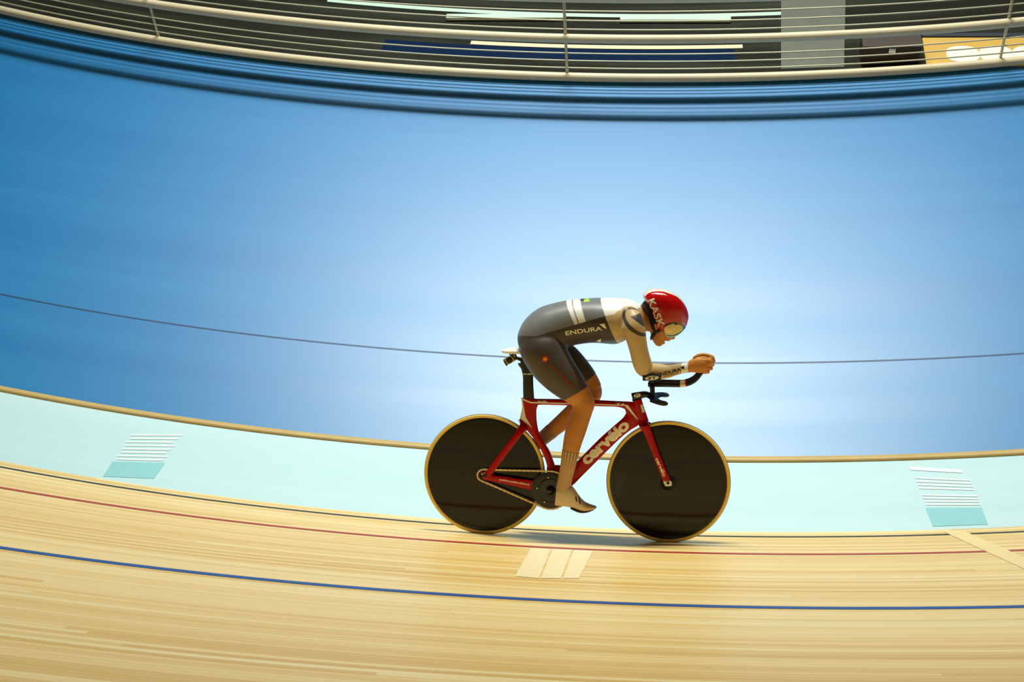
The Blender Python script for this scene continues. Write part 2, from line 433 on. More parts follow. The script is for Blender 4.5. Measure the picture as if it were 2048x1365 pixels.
radial_patch('pale_patch', [(1562, -60), (1692, -60), (1688, 134), (1562, 138)], M_PILLAR)
def mat_parts(o, w):
    MB().box((0, .17, .009), (w / 2, .17, .008)).build('mat', M_YELLOW, o, False, .003)
    MB().box((0, .365, .014), (w / 2, .022, .013)).build('edge_bar', M_NAVY, o, False, .003)
    for cx, wd_ in ((-.20, .13), (.06, .13), (.32, .13)):
        t = np.linspace(0, 2 * math.pi, 28, endpoint=False)
        mb = MB(); mb.rings([[(w * (cx + wd_ * math.cos(q)), .13 + .10 * np.sign(math.sin(q)) * abs(math.sin(q)) ** .6, z_) for q in t] for z_ in (.0172, .0195)])
        mb.build('white_lettering', M_WHITE, o, False)
standing('floor_mat', 1852, 2110, 133, 0, mat_parts, 'yellow mat with rounded white lettering lying behind the fence', 'mat')
def case_parts(o, w):
    MB().box((0, .1, .08), (w / 2, .1, .08)).build('body', M_BROWN, o, False, .008)
    MB().box((0, .1, .173), (w / 2 + .006, .106, .013)).build('lid', M_BROWN, o, False, .004)
    MB().box((0, -.004, .15), (.025, .006, .02)).build('latch', M_STEEL, o, False)
standing('storage_box', 1722, 1838, 132, 0, case_parts, 'low dark brown box beside the yellow mat behind the fence', 'box')
def pad_parts(o, w):
    MB().box((0, .03, .016), (w / 2, .028, .015)).build('pad', M_TEALMAT, o, False, .006)
    MB().box((0, .001, .016), (w / 2 - .02, .003, .003)).build('seam', M_RAIL, o, False)
standing('floor_pad', 892, 1132, 42, 0, pad_parts, 'longer pale teal pad on the dark infield, farther from the yellow mat', 'pad')
standing('floor_pad', 1240, 1462, 46, 0, pad_parts, 'shorter pale teal pad on the dark infield, nearer the yellow mat', 'pad')

# ------------------------------------------------------------------ bicycle
bike = tag(empty('track_bicycle', BIKE), 'red track bicycle with two black disc wheels and aero bars', 'bicycle')
AX, WR = .5, .334
def revolve(mb, prof, cx, cz, n=96, m=0, closed=False):
    R = [[(cx + r * math.cos(a), y, cz + r * math.sin(a)) for r, y in prof] for a in np.linspace(0, 2 * math.pi, n, endpoint=False)]
    mb.rings(R, m, closed=True); return mb
def wheel(name, cx, label):
    mb = MB(); prof = [(.0005, -.021), (.03, -.021), (.10, -.0185), (.20, -.0145), (.29, -.0115), (.3135, -.0095), (.3135, .0095), (.29, .0115), (.20, .0145), (.10, .0185), (.03, .021), (.0005, .021)]
    revolve(mb, prof, cx, WR); o = mb.build(name, M_DISC, bike); o['label'] = label
    e = o.modifiers.new('e', 'EDGE_SPLIT'); e.split_angle = math.radians(40)
    mb = MB(); t = np.linspace(0, 2 * math.pi, 20, endpoint=False)
    R = [[(cx + (.3222 + .0118 * math.cos(q)) * math.cos(a), .0112 * math.sin(q), WR + (.3222 + .0118 * math.cos(q)) * math.sin(a)) for q in t] for a in np.linspace(0, 2 * math.pi, 120, endpoint=False)]
    mb.rings(R, closed=True); mb.m = [1 if (j % 20 in (18, 19, 0, 1)) else 0 for j in range(len(mb.f))]
    ty = mb.build('tyre', [M_TAN, M_TREAD], o); ty['label'] = 'tan sidewall tyre with dark tread'
    return o
fw = wheel('front_wheel', AX, 'glossy black disc'); rw = wheel('rear_wheel', -AX, 'glossy black disc')
mb = MB(); revolve(mb, [(.0005, -.034), (.012, -.034), (.018, -.028), (.043, -.0225), (.043, .0225), (.018, .028), (.012, .034), (.0005, .034)], AX, WR, 40)
mb.build('hub', M_BLACKMATT, fw)
mb = MB(); revolve(mb, [(.0005, -.05), (.011, -.05), (.016, -.044), (.020, -.03), (.038, -.0225), (.038, .0225), (.016, .04), (.011, .05), (.0005, .05)], -AX, WR, 40)
mb.build('hub', M_BLACKMATT, rw)
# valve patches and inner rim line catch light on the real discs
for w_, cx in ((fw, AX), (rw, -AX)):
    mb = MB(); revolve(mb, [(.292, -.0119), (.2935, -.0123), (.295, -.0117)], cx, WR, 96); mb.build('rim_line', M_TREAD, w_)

# frame
fr = MB()
# top tube with head junction
fr.rings(loft_ab(AB([((1044, 797), (1050, 812), .013, 0), ((1064, 798), (1066, 811), .016, 0), ((1090, 798.3), (1090, 810), .0165, 0), ((1140, 799), (1140, 811.4), .0165, 0), ((1200, 801), (1200, 813.2), .017, 0), ((1240, 803), (1240, 815.2), .018, 0), ((1262, 804), (1262, 826), .019, 0), ((1278, 806), (1279, 834), .02, 0)]), ex=2.6))
# head tube
fr.rings(loft_ab(AB([((1266, 800.5), (1283, 797.5), .02, 0), ((1267, 810), (1286, 808), .022, 0), ((1270, 825), (1291, 823), .0225, 0), ((1274, 840), (1296, 838), .023, 0), ((1275, 844), (1297, 843), .022, 0)]), ex=2.4))
# down tube
fr.rings(loft_ab(AB([((1254, 816), (1280, 846), .019, 0), ((1253, 824), (1274, 853), .02, 0), ((1246, 836), (1262, 860), .021, 0), ((1228, 852), (1243, 875), .0215, 0), ((1201, 876), (1219, 898), .0215, 0), ((1176, 901), (1190, 927), .022, 0), ((1152, 925), (1164, 953), .024, 0), ((1130, 942), (1146, 971), .028, 0), ((1108, 962), (1122, 988), .03, 0)]), ex=2.5))
# seat tube
fr.rings(loft_ab(AB([((1042, 796.5), (1072, 798), .0135, 0), ((1043.5, 806), (1076, 808), .0145, 0), ((1044, 818), (1073, 820), .015, 0), ((1041, 832), (1073, 834), .0155, 0), ((1040, 842), (1074, 846), .0155, 0), ((1050, 856), (1077, 862), .0155, 0), ((1063, 872), (1083, 877), .016, 0), ((1075, 888), (1091.5, 890), .017, 0), ((1085, 906), (1100, 904), .019, 0), ((1092, 924), (1106, 920), .022, 0), ((1095, 940), (1110, 932), .026, 0), ((1092, 958), (1114, 950), .03, 0)]), ex=2.6))
# gusset joining seat tube and chain stays behind the bottom bracket
fr.rings(loft_ab(AB([((1094, 934), (1096, 962), .026, 0), ((1108, 931), (1108, 978), .03, 0), ((1120, 931), (1122, 985), .03, 0), ((1140, 934), (1140, 975), .028, 0)]), ex=2.6))
fr.rings(loft_ab(AB([((1246, 806), (1250, 818), .015, 0), ((1258, 806), (1256, 838), .018, 0), ((1270, 806), (1268, 850), .02, 0), ((1280, 806), (1284, 846), .02, 0)]), ex=2.6))
frame = fr.build('frame', M_RED, bike)
mb = MB(); bb = L(1101, 981, -.045)
mb.rings([[(bb[0] + r * math.cos(q), y, bb[1] + r * math.sin(q)) for q in np.linspace(0, 2 * math.pi, 32, endpoint=False)] for r, y in ((.024, -.04), (.027, -.036), (.027, .036), (.024, .04))])
mb.build('bottom_bracket', M_RED, frame)
for sgn in (-1, 1):
    y = -.055
    def my(rows): 
        out = AB([(a, b, w, -abs(yy)) for a, b, w, yy in rows])
        for q in out: q[5] *= (1 if sgn < 0 else -1)
        return out
    mb = MB(); mb.rings(loft_ab(my([((1035.5, 840), (1053, 863), .008, .012), ((1040, 848), (1054, 858), .007, .03), ((1030, 866), (1041.5, 873.5), .007, .048), ((1000, 907), (1011, 914), .0065, .056), ((972, 944), (983, 951), .006, .06), ((967, 951), (978, 958), .005, .06)]), ex=2.4))
    mb.build('seat_stay', M_RED, frame)
    mb = MB(); mb.rings(loft_ab(my([((965, 945.5), (965, 958), .005, .06), ((974, 946), (974, 961), .006, .06), ((985, 950.5), (985, 963.5), .0065, .058), ((1020, 955.5), (1020, 971), .007, .05), ((1050, 959.5), (1050, 978), .0075, .042), ((1072, 962), (1070, 982.5), .008, .036), ((1096, 966), (1096, 986), .009, .03)]), ex=2.6))
    mb.build('chain_stay', M_RED, frame)
mb = MB(); c = L(968.5, 951.5, -.066)
mb.rings([[(c[0] + r * math.cos(q), y_, c[1] + r * math.sin(q)) for q in np.linspace(0, 2 * math.pi, 12, endpoint=False)] for r, y_ in ((.006, -.078), (.011, -.076), (.011, -.05))]); mb.build('axle_nut', M_BLACK, rw)
mb = MB(); c = L(964, 949, -.08); mb.box((c[0], -.079, c[1]), (.004, .002, .004)); mb.build('axle_cap', M_STEEL, rw)

# fork
fk = MB()
fk.rings(loft_ab(AB([((1275, 840), (1297, 840), .023, 0), ((1276, 848), (1297, 846), .03, 0), ((1280, 855), (1300, 852), .05, 0), ((1284, 862), (1302, 859), .052, 0)]), ex=3))
fork = fk.build('fork', M_RED, bike)
for sgn in (-1, 1):
    mb = MB(); rows = AB([((1279, 853), (1299, 850), .009, -.046), ((1287, 866), (1304, 863), .009, -.046), ((1301, 900), (1316, 898), .0085, -.047), ((1313, 931), (1328, 929), .008, -.049), ((1324.5, 960), (1340, 959.5), .007, -.05), ((1326, 962.5), (1341, 962.5), .006, -.05)])
    for q in rows: q[5] *= (1 if sgn < 0 else -1)
    mb.rings(loft_ab(rows, ex=2.4)); mb.build('fork_blade', M_RED, fork)
    mb = MB(); rows = AB([((1326, 962), (1341, 962), .006, -.05), ((1327.5, 967), (1343.5, 966), .006, -.05), ((1331, 973), (1343, 972), .005, -.05)])
    for q in rows: q[5] *= (1 if sgn < 0 else -1)
    mb.rings(loft_ab(rows, ex=3)); d = mb.build('dropout', M_CREAM, fork); d['label'] = 'cream fork tip'
mb = MB(); c = L(1336, 967, -.06)
mb.rings([[(c[0] + r * math.cos(q), y_, c[1] + r * math.sin(q)) for q in np.linspace(0, 2 * math.pi, 16, endpoint=False)] for r, y_ in ((.005, -.066), (.0075, -.064), (.0075, -.03))]); mb.build('axle_nut', M_BLACKMATT, fw)

# seat post, saddle
mb = MB(); mb.rings(loft_ab(AB([((1035.5, 727), (1066, 724), .011, 0), ((1037, 731), (1067, 731), .011, 0), ((1042, 738), (1067, 738), .0115, 0), ((1044.5, 747), (1066, 746), .012, 0), ((1045.8, 756), (1066.3, 756), .012, 0), ((1046, 776), (1067, 776), .012, 0), ((1046.5, 800), (1068.5, 800), .012, 0)]), ex=2.3))
post = mb.build('seat_post', M_BLACK, bike)
mb = MB(); c = L(1050, 722); mb.rings(tube([(c[0] - .012, -.022, c[1]), (c[0] - .012, .022, c[1])], .012, 14, 2)); mb.rings(loft_ab(AB([((1043, 717), (1058, 717), .02, 0), ((1042, 722), (1062, 722), .016, 0), ((1044, 730), (1064, 730), .011, 0)]), ex=3)); mb.build('saddle_clamp', M_BLACKMATT, post)
mb = MB(); rows = []
for px, top, bot, w in ((1004.5, 701.5, 705, .018), (1007, 699, 706, .04), (1016, 697.5, 706.5, .062), (1032, 697, 707, .068), (1050, 697.5, 709, .058), (1068, 699, 711, .036), (1086, 701, 711, .024), (1104, 703, 711, .02), (1112, 705, 710, .012)):
    rows.append(((px, top), (px, bot), w, 0))
mb.rings(loft_ab(AB(rows), ex=2.6)); saddle = mb.build('saddle', M_SADDLE, bike)
mb = MB()
for sgn in (-1, 1):
    mb.rings(tube([L3(1020, 707, 0) * [1, 0, 1] + np.array([0, sgn * .03, 0]), L3(1032, 716, 0) * [1, 0, 1] + np.array([0, sgn * .022, 0]), L3(1050, 719, 0) * [1, 0, 1] + np.array([0, sgn * .02, 0]), L3(1078, 716, 0) * [1, 0, 1] + np.array([0, sgn * .018, 0]), L3(1095, 709, 0) * [1, 0, 1] + np.array([0, sgn * .008, 0])], .0038, 8, 6))
mb.build('saddle_rail', M_BLACKMATT, saddle)
# small boxed device slung under the saddle
c = L(1020.5, 719.5); ca, sa = math.cos(math.radians(31)), math.sin(math.radians(31)); Rm = np.array([[ca, 0, -sa], [0, 1, 0], [sa, 0, ca]])
mb = MB(); mb.box((c[0], -.002, c[1]), (.034, .022, .0185), Rm); dev = mb.build('saddle_device', M_BOX, saddle, False, .004); dev['label'] = 'small pale boxed device with a round black lens'
mb = MB(); mb.rings([[np.array([c[0], y_, c[1]]) + Rm @ np.array([r * math.cos(q) - .002, 0, r * math.sin(q)]) for q in np.linspace(0, 2 * math.pi, 28, endpoint=False)] for r, y_ in ((.0175, -.02), (.0175, -.0275), (.014, -.0295), (.006, -.029))]); mb.build('lens', M_BLACK, dev)
mb = MB(); mb.box(np.array([c[0], -.002, c[1]]) + Rm @ np.array([-.029, 0, -.004]), (.004, .0235, .015), Rm); mb.box(np.array([c[0], -.002, c[1]]) + Rm @ np.array([.026, 0, .004]), (.004, .0235, .017), Rm); mb.build('strap', M_BLACKMATT, dev, False)
mb = MB(); mb.rings(tube([L3(1030, 709), L3(1034, 717), L3(1040, 720.5), L3(1048, 720)], .0055, 10, 4)); mb.build('bracket', M_BLACKMATT, saddle)

# drivetrain
yc = -.046
mb = MB(); CRR = .1045
revolve(mb, [(.010, yc - .004), (.05, yc - .008), (.062, yc - .0075), (.066, yc - .004), (.096, yc - .003), (CRR - .004, yc - .002), (CRR - .004, yc + .002), (.066, yc + .003), (.010, yc + .003)], bb[0], bb[1], 72)
for i in range(53):
    a = 2 * math.pi * i / 53; p = np.array([bb[0] + (CRR - .003) * math.cos(a), yc, bb[1] + (CRR - .003) * math.sin(a)]); r_ = np.array([[math.cos(a), 0, -math.sin(a)], [0, 1, 0], [math.sin(a), 0, math.cos(a)]])
    mb.box(p, (.005, .0012, .0026), r_)
ring = mb.build('chainring', M_BLACK, bike); ring['label'] = 'large black chainring'
e = ring.modifiers.new('e', 'EDGE_SPLIT'); e.split_angle = math.radians(35)
for i in range(5):
    a = .5 + 2 * math.pi * i / 5; p = (bb[0] + .072 * math.cos(a), yc - .005, bb[1] + .072 * math.sin(a)); mb = MB()
    mb.rings([[(p[0] + r * math.cos(q), y_, p[2] + r * math.sin(q)) for q in np.linspace(0, 2 * math.pi, 12, endpoint=False)] for r, y_ in ((.003, yc - .0085), (.005, yc - .008), (.005, yc))])
    mb.build('ring_bolt', M_STEEL, ring)
sp = L(966, 951.5, yc); SR = .031
mb = MB(); revolve(mb, [(.012, yc - .002), (SR - .004, yc - .002), (SR - .004, yc + .002), (.012, yc + .002)], sp[0], sp[1], 36)
for i in range(14):
    a = 2 * math.pi * i / 14; r_ = np.array([[math.cos(a), 0, -math.sin(a)], [0, 1, 0], [math.sin(a), 0, math.cos(a)]]); mb.box((sp[0] + (SR - .003) * math.cos(a), yc, sp[1] + (SR - .003) * math.sin(a)), (.004, .0012, .0026), r_)
mb.build('sprocket', M_BLACK, bike)
# chain: links along the belt path round both wheels
dv = bb - sp; D = np.linalg.norm(dv); base = math.atan2(dv[1], dv[0]); k = math.acos((SR - CRR) / D)
path = []
for a in np.linspace(base + k, base - k + 2 * math.pi, 14): path.append(sp + SR * np.array([math.cos(a), math.sin(a)]))
low = [bb + CRR * np.array([math.cos(a), math.sin(a)]) for a in np.linspace(base - k, base + k, 60)]
path += low; path.append(path[0]); path = np.array(path)
sl = np.concatenate([[0], np.cumsum(np.linalg.norm(np.diff(path, axis=0), axis=1))]); nl = int(sl[-1] / .0127)
mb = MB()
for i in range(nl):
    s0, s1 = sl[-1] * i / nl, sl[-1] * (i + 1) / nl
    a = np.array([np.interp(s0, sl, path[:, j]) for j in (0, 1)]); b = np.array([np.interp(s1, sl, path[:, j]) for j in (0, 1)])
    t = (b - a) / np.linalg.norm(b - a); m_ = (a + b) / 2; hw = .0046 if i % 2 else .0036
    mb.box((m_[0], yc, m_[1]), (.0074, .0044 if i % 2 else .0030, hw), np.array([[t[0], 0, -t[1]], [0, 1, 0], [t[1], 0, t[0]]]))
mb.build('chain', M_CHAIN, bike, False)
PED = L(1161, 1013, -.12)
cr = PED - bb
for sgn in (-1, 1):
    p0 = np.array([bb[0], sgn * .062, bb[1]]); p1 = np.array([bb[0] - sgn * cr[0], sgn * .078, bb[1] - sgn * cr[1]])
    mb = MB(); mb.rings(tube([p0 - (p1 - p0) * .08, p0, (p0 + p1) / 2, p1, p1 + (p1 - p0) * .06], [.012, .017, .0125, .012, .008], 14, 4, flat=(.55, 1)))
    mb.rings(tube([(bb[0], sgn * .03, bb[1]), (bb[0], sgn * .074, bb[1])], [.026, .022], 20, 1)); ck = mb.build('crank_arm', M_BLACK, bike)
    mb = MB(); mb.rings(tube([(p1[0], sgn * .078, p1[2]), (p1[0], sgn * .15, p1[2])], .007, 10, 1)); mb.box((p1[0], sgn * .122, p1[2]), (.034, .026, .008), np.array([[.9, 0, .43], [0, 1, 0], [-.43, 0, .9]])); mb.build('pedal', M_BLACKMATT, ck, False)

# stem, bars, elbow pads
mb = MB(); mb.rings(loft_ab(AB([((1262.5, 787), (1266, 801), .017, 0), ((1270, 785.5), (1273, 800), .019, 0), ((1280, 784), (1283, 797.5), .019, 0), ((1289, 783), (1291, 795.5), .019, 0), ((1298, 785), (1299, 796), .02, 0), ((1308, 790), (1308, 799), .02, 0)]), ex=3)); stem = mb.build('stem', M_BLACK, bike)
mb = MB(); mb.rings(loft_ab(AB([((1264, 800), (1283, 797), .02, 0), ((1265, 803), (1284, 800), .02, 0)]), ex=2.3)); mb.build('spacer', M_BLACKMATT, stem)
# base bar: a flat wing that sweeps to both sides and ends in forward grips
mb = MB(); rows = []
for y_, cx, cz, ch, th in ((-.15, 1319, 797.5, .046, .018), (-.147, 1319, 797.5, .049, .0195), (-.125, 1317, 797, .042, .013), (-.08, 1312, 796, .034, .009), (-.03, 1306, 795.5, .032, .010), (.03, 1306, 795.5, .032, .010), (.08, 1312, 796, .034, .009), (.125, 1317, 797, .042, .013), (.147, 1319, 797.5, .049, .0195), (.15, 1319, 797.5, .046, .018)):
    c = L(cx, cz, 0); rows.append((c[0], y_, c[1], ch, th))
Q = catmull(np.array(rows), 5); t = np.linspace(0, 2 * math.pi, 28, endpoint=False); R = []
for x, y_, z, ch, th in Q:
    u = np.cos(t); thick = th * np.sin(t) * (.62 + .38 * u); R.append(np.stack([x + ch * u, np.full(28, y_), z + thick - .004 * u], 1))
mb.rings(R); bar = mb.build('base_bar', M_BLACKMATT, bike)
e = bar.modifiers.new('e', 'EDGE_SPLIT'); e.split_angle = math.radians(60)
mb = MB(); mb.rings(loft_ab(AB([((1299.5, 757), (1309.5, 757), .014, 0), ((1300, 775), (1309.5, 775), .012, 0), ((1299.5, 793), (1310, 793), .014, 0)]), ex=3)); riser = mb.build('riser', M_BLACK, bike)
mb = MB(); c = L(1304.5, 769); mb.rings(tube([(c[0], -.12, c[1] - .002), (c[0], .12, c[1] - .002)], .011, 14, 1)); mb.build('clamp_bridge', M_BLACKMATT, riser)
for sgn in (-1, 1):
    ye = -.055
    def f(px, py, y=ye): p = L3(px, py, y); p[1] *= -sgn; return p
    mb = MB(); mb.rings(tube([f(1296, 769.5), f(1320, 769.8), f(1345, 770.3), f(1361, 770.6)], [.0125, .0125, .0125, .0125], 18, 3)); ext = mb.build('extension', M_BLACK, bike)
    mb = MB(); mb.rings(tube([f(1360, 770.5), f(1366, 770.4), f(1372, 769)], [.0128, .0126, .0124], 18, 3)); s_ = mb.build('extension_sleeve', M_CREAM, ext); s_['label'] = 'cream sleeve'
    mb = MB(); mb.rings(tube([f(1370.5, 769.6), f(1373, 768.6)], .0128, 18, 2)); mb.build('sleeve_ring', M_RED, ext)
    mb = MB(); mb.rings(tube([f(1372, 769), f(1381, 766), f(1391, 759.5), f(1399, 750), f(1404, 742), f(1408, 733)], [.0125, .0125, .0125, .0125, .0122, .0118], 18, 6)); mb.build('extension_grip', M_BLACKMATT, ext)
    # elbow pad: curved cup
    yp = -.115
    mb = MB(); R = []
    for px in np.linspace(1285.5, 1322, 9):
        q = L(px, 760.5, yp); R2 = []
        lift = .008 * math.sin(math.pi * (px - 1285.5) / 36.5)
        arc = [(math.radians(a), .044) for a in np.linspace(-168, -12, 15)]
        cz = q[1] + .040
        R2 = [(q[0], yp * -sgn * 1 + .046 * math.cos(a) * 1, cz + (.044 + lift * 0) * math.sin(a) + 0) for a, _ in arc] + [(q[0], yp * -sgn + .037 * math.cos(a), cz + .034 * math.sin(a)) for a, _ in arc[::-1]]
        R.append(R2)
    mb.rings(R); pad = mb.build('elbow_pad', M_BLACKMATT, bike)
    mb = MB(); q = L3(1303.5, 757.5, yp); O = [(1287, 761.5), (1288.5, 757), (1293, 750.5), (1300, 747.3), (1308, 747), (1315, 750), (1320, 756), (1321.5, 761)]
    yy = (yp - .047) * -sgn
    pts = PX(O, yp - .047); cpt = np.mean(pts, axis=0); mb.rings([[(cpt[0] + (p[0] - cpt[0]) * s, yy + dy, cpt[1] + (p[1] - cpt[1]) * s) for p in pts] for s, dy in ((.96, .004 * sgn), (1, 0), (1, -.008 * sgn))]); mb.build('pad_side', M_BLACKMATT, pad, False)
    mb = MB(); a_ = L3(1304, 762, yp); a_[1] *= -sgn; b_ = L3(1304.5, 768, yp); b_[1] = .06 * sgn; mb.rings(tube([a_, b_], .010, 12, 2)); mb.build('pad_post', M_BLACKMATT, pad)

# ------------------------------------------------------------------ rider
person = tag(empty('person', BIKE), 'rider in grey and white skinsuit and red helmet crouched over the red bicycle', 'person')
body = MB()
# trunk, from tail bone to neck: back line / belly line pairs
body.rings(loft_ab(AB([((1038, 684), (1047, 708), .05, 0), ((1037, 668), (1055, 726), .105, 0), ((1046.5, 646), (1077, 734), .15, 0), ((1061, 629.5), (1102, 722), .165, 0), ((1081, 616), (1123, 703), .160, 0), ((1108, 607.5), (1144, 691), .150, 0),
    ((1136, 601.8), (1166, 686.5), .146, 0), ((1164, 599), (1190, 684.5), .152, 0), ((1192, 597.2), (1212, 686), .162, 0), ((1216, 597.2), (1232, 687), .166, 0), ((1240, 598), (1250, 680), .16, 0), ((1258, 600), (1266, 668), .135, 0), ((1272, 606), (1280, 659), .10, 0), ((1281, 613), (1290, 652), .062, 0)]), k=8, n=96, ex=2.3))
# neck
body.rings(limb([(1268, 630, 0, .066, .07), (1282, 637, 0, .058, .06), (1297, 643, 0, .053, .055), (1311, 646, 0, .052, .056)]))
# skull and face: side profile
face = PX([(1352, 640), (1353, 652), (1349.5, 659), (1346.5, 663.5), (1348, 670), (1350.2, 676.5), (1348, 679.2), (1343, 679.6), (1340, 681), (1337.6, 683), (1331.5, 682.2), (1327, 683.2), (1330.2, 686.2), (1329, 688.6), (1325, 689.5), (1323, 692), (1317, 693), (1311, 690), (1305, 681), (1301, 668), (1300, 650), (1300, 625), (1308, 608), (1328, 602), (1345, 614)])
def jaw(q): return 1.0
body.rings(inflate(face, L(1321, 648), .072, nt=25, p=.8, k=3))
body.rings(inflate(PX([(1372, 640), (1362, 608), (1338, 588), (1312, 588), (1294, 604), (1296, 632), (1312, 652), (1340, 655), (1362, 655)]), L(1332, 622), .076, nt=21))
for sgn in (-1, 1):   # ears and nostril wings, cheek
    c = L3(1312, 654, -.07 * -sgn * -1); body.rings(limb([(1310, 650, sgn * .074, .014, .008), (1313, 658, sgn * .074, .012, .008)], n=12, k=3))
    body.rings(limb([(1344.5, 677, sgn * .011, .007, .007), (1347, 677.5, sgn * .009, .006, .006)], n=10, k=2))
for sgn in (-1, 1):
    def m(rows): return [(a, b, abs(y) * sgn, c_, d_) for a, b, y, c_, d_ in rows]
    far = sgn > 0
    # arm
    body.rings(limb(m([(1248, 632, .105, .060, .06), (1258, 640, .145, .066, .062), (1266, 652, .168, .062, .056), (1271, 672, .172, .053, .05), (1277, 698, .162, .047, .046), (1283, 722, .145, .0475, .045), (1288, 736, .132, .046, .042), (1291, 742, .126, .040, .038)])))
    body.rings(limb(m([(1289, 741, .128, .036, .036), (1302, 743, .118, .042, .040), (1318, 743.5, .105, .0405, .038), (1336, 742, .091, .036, .033), (1354, 738.5, .078, .029, .027), (1370, 736.5, .068, .0255, .022), (1384, 735.5, .066, .026, .02)])))
    # hand: palm with heel and thumb base, four fingers closing round the grip, thumb laid along the top
    hx, hy = (0, 0) if not far else (3.5, -3)
    def h(px, py, y): p = L3(px + hx, py + hy, -abs(y)); p[1] = abs(y) * sgn * (1 if y >= 0 else -1); return p
    body.rings(limb([(1376 + hx * .4, 735 + hy * .4, .067 * sgn, .026, .020), (1387 + hx, 732.5 + hy, .070 * sgn, .036, .019), (1398 + hx, 731.5 + hy, .074 * sgn, .040, .0175), (1408 + hx, 731 + hy, .076 * sgn, .037, .015)], n=24))
    for i, (kx, ky, sc) in enumerate(((1411, 721.5, 1.0), (1412.5, 728.8, 1.04), (1411, 736.2, 1.0), (1407, 743, .86))):
        r0 = .0088 * sc
        body.rings(tube([h(kx - 8, ky + .5, .074), h(kx, ky, .076), h(kx + 7.5 * sc, ky + .6, .070), h(kx + 11.5 * sc, ky + 1.6, .054), h(kx + 9 * sc, ky + 2.6, .034), h(kx + 1, ky + 3.2, .027), h(kx - 4.5, ky + 3.2, .031)], [r0, r0 * 1.25, r0 * .98, r0 * 1.12, r0 * .92, r0 * .88, r0 * .6], 12, 4))
    body.rings(tube([h(1384, 727, .062), h(1394, 720.5, .052), h(1404, 717.5, .044), h(1413, 718.5, .040), h(1421, 722.5, .038), h(1426, 726, .037)], [.012, .0135, .0115, .0112, .0102, .007], 14, 4))
# near leg (right): pedal low and forward
body.rings(limb([(1072, 656, -.055, .060, .065), (1075, 674, -.078, .100, .090), (1083, 694, -.092, .119, .105), (1098, 722, -.102, .115, .100), (1116, 746, -.106, .104, .092), (1136, 768, -.106, .090, .080), (1153, 786, -.105, .072, .066), (1166, 800, -.104, .058, .055)]))
body.rings(limb([(1163, 797, -.104, .060, .056), (1167, 808, -.104, .060, .055), (1164, 824, -.105, .054, .052), (1158, 842, -.107, .0545, .054), (1151.5, 862, -.109, .0545, .054), (1145.5, 884, -.111, .050, .05), (1140.5, 908, -.113, .044, .043), (1135.5, 934, -.115, .039, .037), (1130.5, 956, -.117, .036, .034), (1127, 976, -.118, .038, .033), (1126, 988, -.118, .035, .031)]))
body.rings(limb([(1122, 992, -.118, .036, .030), (1136, 1000, -.12, .030, .032), (1156, 1008, -.122, .022, .034), (1176, 1013, -.122, .014, .030)]))
# far leg (left): knee high, pedal up and back
body.rings(limb([(1074, 656, .055, .060, .065), (1080, 674, .078, .100, .090), (1090, 692, .092, .114, .105), (1112, 712, .102, .104, .098), (1134, 728, .104, .096, .090), (1156, 746, .102, .080, .078), (1173, 763, .100, .066, .064), (1184, 778, .098, .056, .055)]))
body.rings(limb([(1182, 776, .098, .055, .055), (1183, 788, .098, .056, .054), (1172, 802, .10, .054, .052), (1151, 822, .104, .052, .052), (1128, 842, .108, .047, .047), (1104, 862, .112, .041, .04), (1080, 882, .116, .036, .034), (1060, 899, .118, .034, .032), (1052, 908, .118, .035, .031)]))
body.rings(limb([(1046, 912, .118, .034, .03), (1048, 924, .12, .030, .032), (1046, 940, .122, .022, .034), (1044, 954, .122, .014, .030)]))

raw = body.build('body_raw', M_SKIN)
rm = raw.modifiers.new('r', 'REMESH'); rm.mode = 'VOXEL'; rm.voxel_size = .0027
sm = raw.modifiers.new('s', 'SMOOTH'); sm.factor = .5; sm.iterations = 4
dg = bpy.context.evaluated_depsgraph_get(); ev = raw.evaluated_get(dg); me = bpy.data.meshes.new_from_object(ev)
bpy.data.objects.remove(raw)
nv = len(me.vertices); V0 = np.empty(nv * 3); me.vertices.foreach_get('co', V0); V0 = V0.reshape(-1, 3)
ED = np.empty(len(me.edges) * 2, dtype=np.int32); me.edges.foreach_get('vertices', ED); ED = ED.reshape(-1, 2)
deg = np.bincount(ED.ravel(), minlength=nv).astype(float)[:, None]
hx0, hx1 = L(1225, 640)[0], L(1262, 640)[0]; kz0, kz1 = L(1150, 760)[1], L(1150, 730)[1]
wt = np.clip((hx1 - V0[:, 0]) / (hx1 - hx0), 0, 1) * np.clip((V0[:, 2] - kz0) / (kz1 - kz0), 0, 1); wt = (.6 * wt)[:, None]
for _ in range(60):   # flowing joins at hip, waist and back
    acc = np.stack([np.bincount(ED[:, 0], V0[ED[:, 1], j], nv) + np.bincount(ED[:, 1], V0[ED[:, 0], j], nv) for j in range(3)], 1)
    V0 += wt * (acc / deg - V0)
me.vertices.foreach_set('co', V0.ravel()); me.update()
V = np.empty(nv * 3); me.vertices.foreach_get('co', V); V = V.reshape(-1, 3)
NV = np.empty(nv * 3); me.vertex_normals.foreach_get('vector', NV); NV = NV.reshape(-1, 3)
FA = np.array([tuple(p.vertices) if len(p.vertices) == 4 else tuple(p.vertices) + (p.vertices[-1],) for p in me.polygons])

